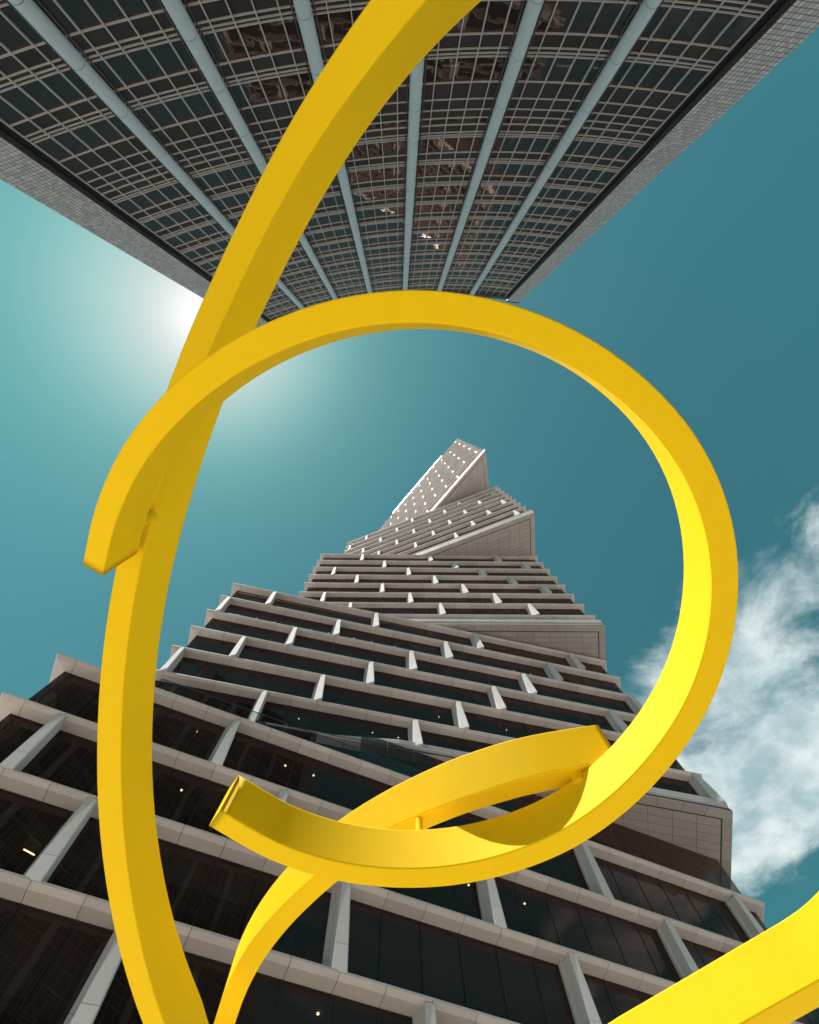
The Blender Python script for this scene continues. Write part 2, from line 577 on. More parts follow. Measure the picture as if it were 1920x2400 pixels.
def soffit(B, H, u, nrow=10, top=None):
    """underside of a block that oversails the one below: border strips and a field of panels"""
    ft = B.foot(0.02)
    add('soffit_backing', MB().prism(ft, H + 0.03 + EYE, H + 0.3 + EYE).mesh('soffit_backing', M_CORE), TOWER)
    bw, g2 = 1.0, 0.02
    cot = math.cos(B.tr) / math.sin(B.tr)

    def xr(w):                       # right edge of the block at inset row w
        return B.sr - w * cot
    sb = bw / math.sin(B.tr)

    def quad(name, pts):
        lo_ = [B.P(x, w, H) for x, w in pts]
        hi_ = [B.P(x, w, H + 0.06) for x, w in pts]
        c = sum(lo_, Vector()) / len(lo_)
        mb = MB().loft([tuple(p - c) for p in hi_], [tuple(p - c) for p in lo_])
        add(name, mb.mesh(name, M_SOFFIT), TOWER, c)
    # front border
    x = B.sr
    n = 0
    while x > B.sl + 3 and n < 16:
        x0 = x - PITCH
        quad('soffit_border', [(x0 + g2, 0.0), (x - (0 if n == 0 else g2), 0.0),
                               (xr(bw) if n == 0 else x - g2, bw), (x0 + g2, bw)])
        x, n = x0, n + 1
    # right border
    w = bw
    for i in range(6):
        w1 = w + 2.4
        quad('soffit_border', [(xr(w + g2) - sb, w + g2), (xr(w + g2), w + g2), (xr(w1 - g2), w1 - g2), (xr(w1 - g2) - sb, w1 - g2)])
        w = w1
    # recessed field
    rows = [bw + 0.14 + 0.92 * i for i in range(nrow + 1)]
    for i in range(nrow):
        w0, w1 = rows[i] + g2, rows[i + 1] - g2
        j = 0
        off = 0.0
        while j < 11:
            xa = lambda ww: xr(ww) - sb - 0.14 - PITCH * j * 1.0
            xb = lambda ww: xr(ww) - sb - 0.14 - PITCH * (j + 1)
            pts = [(xb(w0) + g2, w0), (xa(w0) - g2, w0), (xa(w1) - g2, w1), (xb(w1) + g2, w1)]
            if min(p[0] for p in pts) < B.sl + 2:
                break
            lo_ = [B.P(x, ww, H + 0.02) for x, ww in pts]
            hi_ = [B.P(x, ww, H + 0.07) for x, ww in pts]
            c = sum(lo_, Vector()) / 4
            mb = MB().loft([tuple(p - c) for p in hi_], [tuple(p - c) for p in lo_])
            name = 'soffit_panel'
            if count(name):
                add(name, mb.mesh(name, M_SOFFIT), TOWER, c)
            else:
                stuff[name].loft([tuple(p) for p in hi_], [tuple(p) for p in lo_])
            j += 1


def base_band(B, H, H1, u, x0=None, n_taper=0):
    """faceted fascia round the foot of a block, in panels"""
    hh = H1 - H
    pr = [(0.14, 0.075), (0.10, 0.12), (0.04, 0.55 * hh), (-0.03, 0.62 * hh), (-0.05, hh - 0.1), (-0.05, hh), (u + 0.06, hh + 0.25), (u + 0.06, 0.075)]
    xs = [B.sr]
    lim = B.sl if x0 is None else x0
    while xs[-1] - PITCH > lim + 1.0:
        xs.append(xs[-1] - PITCH)
    xs.append(lim)
    for i, (b, a) in enumerate(zip(xs[:-1], xs[1:])):
        ml = B.ml if (x0 is None and i == len(xs) - 2) else 0.0
        mr = B.mr if i == 0 else 0.0
        k = 1.0
        ra, rb = [], []
        for w, v in pr:
            ka = kb = 1.0
            if n_taper:
                ka = min(1.0, max(0.02, (a - x0) / n_taper))
                kb = min(1.0, (b - x0) / n_taper)
            top = H1 - H
            ra.append((0.012 + w * ml, u + 0.06 + (w - u - 0.06) * ka if w > 0.2 or n_taper else w, top * (1 - ka) + v * ka))
            rb.append((b - a - 0.012 - w * mr, u + 0.06 + (w - u - 0.06) * kb if w > 0.2 or n_taper else w, top * (1 - kb) + v * kb))
        place('hood_panel', MB().loft(rb, ra).mesh('hood_panel', M_HOOD), B, a, 0, H)


def core_storey(B, z0, z1, w):
    mb = MB().prism(B.foot(w), z0 + EYE, z1 + EYE)
    add('recessed_storey', mb.mesh('recessed_storey', M_DARK), TOWER)


def roof_slab(B, H, w):
    add('roof_slab', MB().prism(B.foot(w), H - 0.3 + EYE, H + 0.05 + EYE).mesh('roof_slab', M_SOFFIT), TOWER)


lv = lambda a, d, n: [a + d * i for i in range(n)]
U1, U2, U3 = 0.95, 0.86, 0.80
B1 = Block(23.6, 26.4, -16.5, 47.3, 112, 84, U1)
B2 = Block(13.3, 29.5, -18.3, 40.3, 104, 82.5, U2)
B3 = Block(1.0, 32.0, -17.6, 32.8, 95, 83.6, U3)
B4 = Block(-21.1, 31.8, -30.0, 20.9, 88, 85.5, U3)
B5 = Block(-49.8, 28.3, -50.0, 9.0, 62, 82.2, U3)
L1 = [8.0, 12.65, 17.35, 22.0, 26.65, 31.5]
L2 = lv(40.7, 4.58, 6)
L3 = lv(68.4, 4.545, 8)
L4 = lv(103.1, 4.52, 9)
L5 = lv(146.9, 4.64, 15)
build_block(B1, L1, -2.1 + 5.13 * 5, -5.13, -EYE + 0.05, U1, fin_out=0.10, blinds=0.42)
# top storey of the lowest block, under the second block's oversail
b1x = 9.0
for i in range(15):
    xa = -2.1 + 5.13 * 2 + PITCH * i
    if xa > B1.sr - 3:
        break
    place('glass_pane', MB().box(0.035, PITCH - 0.035, 0, 0.024, 0, 4.2).mesh('glass_pane', M_PANE), B1, xa, U1 + 0.06, 31.87)
add('floor_slab', MB().prism(B1.foot(4.0), 31.2 + EYE, 31.45 + EYE).mesh('floor_slab', M_CEIL), TOWER)
add('core_wall', MB().prism(B1.foot(4.2, 24.0), 31.5 + EYE, 36.0 + EYE).mesh('core_wall', M_INNER), TOWER)
build_block(B2, L2, -6.68, 5.13, 37.3, U2, terrace=(-1.0, 31.9), blinds=0.30)
base_band(B2, 36.1, 37.3, U2, x0=-0.6, n_taper=7.5)
soffit(B2, 36.1, U2)
roof_slab(B2, 63.3, U2 + 0.2)
build_block(B3, L3, 12.9, -5.14, 65.4, U3, fin_out=0.38)
base_band(B3, 64.7, 66.6, U3)
soffit(B3, 64.7, U3)
roof_slab(B3, 99.9, U3 + 0.2)
build_block(B4, L4, -2.6, 5.13, 100.9, U3, fin_out=0.12)
base_band(B4, 100.1, 101.9, U3)
soffit(B4, 100.1, U3)
roof_slab(B4, 139.0, U3 + 0.2)
core_storey(B4, 139.0, 143.2, 3.2)
build_block(B5, L5, 2.0, -5.14, 144.0, U3, fin_out=0.03)
base_band(B5, 143.2, 145.2, U3)
soffit(B5, 143.2, U3)
roof_slab(B5, L5[-1] - 0.2, U3 + 0.2)
for k_, mb_ in stuff.items():
    if mb_.v:
        mat_ = {'hood_panel': M_HOOD, 'glass_pane': M_PANE, 'fin': M_FIN, 'soffit_panel': M_SOFFIT}[k_]
        add(k_, mb_.mesh(k_ + '_far', mat_), TOWER, kind='stuff')
# dark sign band along the crown, letters too far round the corner to read
sb_ = MB()
for i in range(9):
    x = -34.0 + i * 3.2
    sb_.box(x, x + 2.2, -0.22, -0.10, L5[-1] + 0.7, L5[-1] + 2.6, lambda a, b, c: tuple(B5.P(a, b, c)))
add('sign_plate', MB().box(-38, -2, -0.08, 0.5, L5[-1] + 0.15, L5[-1] + 3.2, lambda a, b, c: tuple(B5.P(a, b, c))).mesh('sign_plate', M_FRAME), TOWER)
add('sign_letters', sb_.mesh('sign_letters', M_COLUMN), TOWER, kind='stuff')

# glass balustrade round the terrace on the lowest block
for i in range(11):
    x0 = B1.sl + 7.4 + PITCH * i
    pb = MB().box(0.03, PITCH - 0.03, 0.0, 0.02, 0, 1.15).mesh('balustrade_panel', M_RAIL)
    add('balustrade_panel', pb, TOWER, B1.P(x0, 0.18, 31.72), B1.az)
    rail = MB().box(0.0, PITCH - 0.004, -0.02, 0.04, 1.155, 1.19)
    rail.box(-0.02, 0.02, 0.025, 0.06, -0.1, 1.15)
    add('balustrade_rail', rail.mesh('balustrade_rail', M_FRAME), TOWER, B1.P(x0, 0.18, 31.72), B1.az)


# lamps behind the glass
def disc(mat, r=0.11):
    n = 10
    lo = [(r * math.cos(2 * math.pi * i / n), r * math.sin(2 * math.pi * i / n), 0) for i in range(n)]
    return MB().loft(lo, [(x * .9, y * .9, 0.05) for x, y, z in lo]).mesh('downlight', mat)


dl_cool, dl_warm = disc(M_COOL, 0.05), disc(M_WARM, 0.07)
for H, xs, mat in ((L2[4], [-15.5, -12.9, -10.4, -7.8, -5.2, -2.7, 0.9, 3.4, 6.8, 24.5, 27.0, 30.0], dl_cool),
                   (L2[0], [4.6, 7.3, -3.0], dl_cool), (L2[1], [12.0, 20.0], dl_cool)):
    for x in xs:
        add('downlight', mat, TOWER, B2.P(x, U2 + 1.3, H - 0.37))
for H, xs in ((31.5, [2.6, 5.0, -12.2]), (26.65, [-3.6, 1.2, 18.0, 22.6]), (22.0, [0.2, 18.5, 24.0]), (17.35, [17.5, 8.0]), (12.65, [20.0])):
    for x in xs:
        add('downlight', dl_warm if x > -5 else dl_cool, TOWER, B1.P(x, U1 + 1.5, H - 0.37))


def arc_strip(B, x, w, H, rad, a0, a1, seg):
    mb = MB()
    for i in range(seg):
        for half in (0.0,):
            u0 = a0 + (a1 - a0) * (i + 0.06) / seg
            u1 = a0 + (a1 - a0) * (i + 0.94) / seg
            q = []
            for aa in (u0, u1):
                for rr in (rad - 0.025, rad + 0.025):
                    q.append((x + rr * math.cos(aa), w + rr * math.sin(aa)))
            lo = [tuple(B.P(*q[j], H)) for j in (0, 1, 3, 2)]
            hi = [tuple(B.P(*q[j], H + 0.05)) for j in (0, 1, 3, 2)]
            mb.loft(hi, lo)
    add('curved_light_strip', mb.mesh('curved_light_strip', M_WARM), TOWER)


arc_strip(B1, -7.6, U1 + 2.2, 21.3, 1.3, R(-70), R(40), 5)
arc_strip(B1, -8.6, U1 + 1.0, 21.3, 0.6, R(20), R(70), 2)
arc_strip(B1, -9.3, U1 + 2.4, 21.3, 0.9, R(80), R(130), 1)
arc_strip(B1, -5.5, U1 + 1.6, 30.9, 1.0, R(-60), R(10), 2)
arc_strip(B1, -7.4, U1 + 1.8, 30.9, 0.8, R(60), R(100), 1)

# small dark bird on the corner of a hood
bird = MB()
prof = [(-0.16, 0.008, 0.0), (-0.10, 0.03, 0.0), (-0.02, 0.065, 0.01), (0.06, 0.06, 0.05), (0.10, 0.04, 0.11), (0.14, 0.045, 0.14), (0.175, 0.02, 0.135), (0.215, 0.004, 0.125)]
rings_ = [[(x, r_ * math.cos(a * math.pi / 4), 0.15 + z + r_ * math.sin(a * math.pi / 4)) for a in range(8)] for x, r_, z in prof]
for a_, b_ in zip(rings_[:-1], rings_[1:]):
    bird.loft(a_, b_, caps=False)
bird.box(-0.01, 0.01, -0.03, -0.015, 0, 0.11)
bird.box(-0.01, 0.01, 0.015, 0.03, 0, 0.11)
bp = B2.P(B2.sl + 0.12, 0.10, L2[1] + 0.10)
tag(add('bird', bird.mesh('bird', M_BIRD, True), None, bp, R(200)), 'small dark bird perched on the left tip of a pale metal hood', 'bird')

# ---------------------------------------------------------------- concave tower behind the photographer
RAD = 115.0
CX, CY = 0.0868 * RAD, 0.7863 * RAD
SLAB = empty('curved_office_tower', (2.0, -30.0, 0.0))
tag(SLAB, 'dark concave glass tower with pale round columns and grey tiled end walls', 'office tower')
BAYA = R(3.49)
A0 = R(-18.22)                      # left edge of the curtain wall; seven bays to the right edge
TOP = 101.9


def arc(a, r, H):
    return (CX + r * math.sin(a), CY - r * math.cos(a), H + EYE)


# floor bases: a plain 4.45 m storey, one taller plant storey at 42.15
bases = [37.03 - 4.47 * i for i in range(8, 0, -1)] + [37.03, 42.15, 46.5] + [50.95 + 4.45 * i for i in range(11)]
bars_h, panels = [], []              # heights of transoms; (bottom, top, kind)
for i, b in enumerate(bases):
    nxt = bases[i + 1] if i + 1 < len(bases) else TOP
    if abs(b - 42.15) < 0.01:
        bars_h += [b, b + 1.3, b + 2.35, b + 3.3]
        panels += [(b, b + 1.3, 0), (b + 1.3, b + 2.35, 0), (b + 2.35, b + 3.3, 1), (b + 3.3, nxt, 0)]
    else:
        bars_h += [b, b + 0.42, b + 0.74, b + 3.25]
        panels += [(b, b + 0.42, 0), (b + 0.42, b + 0.74, 0), (b + 0.74, b + 3.25, 1), (b + 3.25, nxt, 0)]
NSUB = 5
da = BAYA / NSUB
cntA = {}
far = {'window_pane': MB(), 'spandrel_panel': MB()}
# nearest pieces first, so the largest in view are the separate ones
cells = []
for (z0, z1, kind) in panels:
    if z1 < 8:
        continue
    for c in range(7 * NSUB):
        cells.append((z0, z1, kind, c))
cells.sort(key=lambda q: abs(q[0] - 33.0) + 0.02 * abs(q[3] - 17))
shared = {}
for z0, z1, kind, c in cells:
    a = A0 + da * (c + 0.5)
    name = 'window_pane' if kind else 'spandrel_panel'
    h = round(z1 - z0, 3)
    wd = RAD * da / 2 - 0.03
    dep = 0.0 if kind else 0.03
    key = (name, h)
    if key not in shared:
        shared[key] = MB().box(-wd, wd, -0.03, 0.03, 0.03, h - 0.03).mesh(name, M_WINDOW if kind else M_SPANDREL)
    p = Vector(arc(a, RAD + 0.09 - dep, z0))
    vis = z0 > 26
    n = cntA.get(name, 0)
    if vis and n < 300 and h > 0.9:
        cntA[name] = n + 1
        add(name, shared[key], SLAB, p, a)
    else:
        mat = Matrix.Translation(p) @ Matrix.Rotation(a, 4, 'Z')
        far[name].faces([mat @ v.co for v in shared[key].vertices], [tuple(q.vertices) for q in shared[key].polygons])
add('window_pane', far['window_pane'].mesh('window_pane_far', M_WINDOW), SLAB, kind='stuff')
add('spandrel_panel', far['spandrel_panel'].mesh('spandrel_panel_far', M_SPANDREL), SLAB, kind='stuff')
# transoms: one curved bar per line
for H in bars_h:
    if H < 8:
        continue
    mb = MB()
    N = 28
    prev = None
    for i in range(N + 1):
        a = A0 + BAYA * 7 * i / N
        ring = [arc(a, RAD + 0.05, H - 0.025), arc(a, RAD - 0.06, H - 0.025), arc(a, RAD - 0.06, H + 0.025), arc(a, RAD + 0.05, H + 0.025)]
        if prev:
            mb.loft(prev, ring, caps=(i in (1, N)))
        prev = ring
    add('transom', mb.mesh('transom', M_MULLION), SLAB)
# mullions
mull = MB().box(-0.030, 0.030, -0.06, 0.12, 0, TOP + EYE - 0.1).mesh('mullion', M_MULLION)
flank = MB().box(-0.05, 0.05, -0.06, 0.10, 0, TOP + EYE - 0.1).mesh('mullion', M_RETURN)
for c in range(0, 7 * NSUB + 1):
    a = A0 + da * c
    if c % NSUB == 0 and 0 < c < 7 * NSUB:
        for sgn in (-1, 1):
            aa = a + sgn * 0.66 / RAD
            add('mullion', flank, SLAB, arc(aa, RAD, -EYE), aa)
        continue
    add('mullion', mull, SLAB, arc(a, RAD, -EYE), a)
# round column covers with a joint at every storey
joints = [-EYE + 0.0] + [b + 0.2 for b in bases] + [TOP]
for k in range(1, 7):
    a = A0 + BAYA * k
    for j0, j1 in zip(joints[:-1], joints[1:]):
        if j1 < j0 + 1:
            continue
        rc, n = 0.48, 16
        prof = [(rc * math.cos(math.pi * i / n), rc * math.sin(math.pi * i / n) + 0.12) for i in range(n + 1)]
        prof = [(rc, -0.06)] + prof + [(-rc, -0.06)]
        key = ('col', round(j1 - j0, 3))
        if key not in shared:
            h = j1 - j0
            mb = MB().loft([(x, y, 0.018) for x, y in prof], [(x, y, h - 0.018) for x, y in prof], caps=False)
            cm = mb.mesh('column_cover', M_COLUMN)
            for pg in cm.polygons:
                pg.use_smooth = pg.area < 0.5 * h
            shared[key] = cm
        add('column_cover', shared[key], SLAB, arc(a, RAD - 0.05, j0), a)
    n_ = 12
    prof = [(0.455 * math.cos(math.pi * i / n_), 0.455 * math.sin(math.pi * i / n_) + 0.12) for i in range(n_ + 1)]
    core = MB().loft([(x, y, 0) for x, y in prof], [(x, y, TOP + EYE - 0.2) for x, y in prof])
    add('column_core', core.mesh('column_core', M_FRAME), SLAB, arc(a, RAD - 0.05, -EYE), a)
# floors and rooms behind the glass
for b in bases:
    if b < 8:
        continue
    lo, hi = [], []
    N = 14
    for i in range(N + 1):
        a = A0 + BAYA * 7 * i / N
        lo.append(arc(a, RAD + 0.25, b - 0.9))
        hi.append(arc(a, RAD + 0.25, b + 0.5))
    for i in range(N, -1, -1):
        a = A0 + BAYA * 7 * i / N
        lo.append(arc(a, RAD + 12, b - 0.9))
        hi.append(arc(a, RAD + 12, b + 0.5))
    add('floor_slab', MB().loft(lo, hi).mesh('floor_slab', M_CEIL), SLAB)
bw_ = MB()
N = 14
for i in range(N):
    a, b = A0 + BAYA * 7 * i / N, A0 + BAYA * 7 * (i + 1) / N
    bw_.loft([arc(a, RAD + 6, -EYE), arc(b, RAD + 6, -EYE), arc(b, RAD + 12, -EYE), arc(a, RAD + 12, -EYE)],
             [arc(a, RAD + 6, TOP), arc(b, RAD + 6, TOP), arc(b, RAD + 12, TOP), arc(a, RAD + 12, TOP)], caps=(True))
add('inner_wall', bw_.mesh('inner_wall', M_INNER), SLAB)
tube = MB().box(-0.62, 0.62, -0.05, 0.05, -0.05, 0.0).mesh('light_tube', M_COOL)
for c in (18.6, 20.6, 22.0, 24.0, 26.2, 28.2, 30.2):
    a = A0 + da * c
    add('light_tube', tube, SLAB, arc(a, RAD + 1.6, 41.15), a)
# parapet cap
cap = MB()
prev = None
for i in range(29):
    a = A0 - 0.74 / RAD + (BAYA * 7 + 1.48 / RAD) * i / 28
    ring = [arc(a, RAD - 0.25, TOP - 0.1), arc(a, RAD - 0.25, TOP + 1.5), arc(a, RAD + 1, TOP + 1.5), arc(a, RAD + 1, TOP - 0.1)]
    if prev:
        cap.loft(prev, ring, caps=(i in (1, 28)))
    prev = ring
add('parapet', cap.mesh('parapet', M_RETURN), SLAB)
roofp = MB()
for i in range(14):
    a, b = A0 + BAYA * 7 * i / 14, A0 + BAYA * 7 * (i + 1) / 14
    roofp.loft([arc(a, RAD + .5, TOP - .4), arc(b, RAD + .5, TOP - .4), arc(b, RAD + 18, TOP - .4), arc(a, RAD + 18, TOP - .4)],
               [arc(a, RAD + .5, TOP), arc(b, RAD + .5, TOP), arc(b, RAD + 18, TOP), arc(a, RAD + 18, TOP)])
add('roof', roofp.mesh('roof', M_DARK), SLAB)

# tiled end walls: nine courses of tiles wide, thousands high
TW, TH = 0.295, 0.39
ntile = 0
tiles_far = MB()
tile_list = []
for side in (-1, 1):
    ae = A0 if side < 0 else A0 + BAYA * 7
    tx, ty = math.cos(ae) * side, math.sin(ae) * side         # outwards along the wall
    nx, ny = math.sin(ae), -math.cos(ae)                      # away from the plaza
    base = Vector(arc(ae, RAD, -EYE))
    start = 0.75                                               # reveal between glass and tiles
    W = 9 * TW
    if side < 0:
        W = 11 * TW

    def pt(x, d, z, base=base, tx=tx, ty=ty, nx=nx, ny=ny):
        return (base.x + tx * x + nx * d, base.y + ty * x + ny * d, z)
    # body of the end wall; d > 0 is away from the camera side
    mb = MB()
    H = TOP + EYE + 1.2
    mb.box(start, start + W, -0.55, 18.0, 0, H, pt)
    add('end_wall', mb.mesh('end_wall', M_GROUT), SLAB)
    # brick return facing the glass, and the dark slot beside it
    rt = MB()
    z = 20.0
    while z < TOP + EYE + 1.0:
        for q in range(2):
            rt.box(start - 0.03, start - 0.002, -0.55 + q * 0.30, -0.55 + q * 0.30 + 0.288, z + 0.006, z + TH * 2 - 0.006, pt)
        z += TH * 2
    add('brick_return', rt.mesh('brick_return', M_RETURN), SLAB, kind='stuff')
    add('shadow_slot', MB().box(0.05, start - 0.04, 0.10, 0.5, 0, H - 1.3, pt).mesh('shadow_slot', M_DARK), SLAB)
    ncol = 9 if side > 0 else 11
    r = 0
    z = 18.0
    while z + TH < H:
        for c in range(ncol):
            tile_list.append((abs(z - (33 if side > 0 else 31)), side, pt, start + c * TW, z))
        z += TH
    E_ = (ae + (0 if side > 0 else math.pi))
    # side skin of the wall seen edge on, and the coping
    add('coping', MB().box(start - 0.1, start + W + 0.12, -0.65, 18.1, H, H + 0.25, pt).mesh('coping', M_GROUT), SLAB)
tile_list.sort(key=lambda q: q[0])
tmesh = {}
for i, (k, side, pt, x, z) in enumerate(tile_list):
    jit = random.uniform(-0.003, 0.004)
    if i < 300:
        mb = MB().box(0.024, TW - 0.024, -0.575 + jit, -0.55, 0.030, TH - 0.030, lambda a, b, c: tuple(Vector(pt(a + x, b, c + z)) - Vector(pt(x, -0.55, z))))
        add('tile', mb.mesh('tile', M_TILE), SLAB, pt(x, -0.55, z))
    else:
        tiles_far.box(x + 0.024, x + TW - 0.024, -0.575 + jit, -0.55, z + 0.030, z + TH - 0.030, pt)
add('tile', tiles_far.mesh('tile_far', M_TILE), SLAB, kind='stuff')

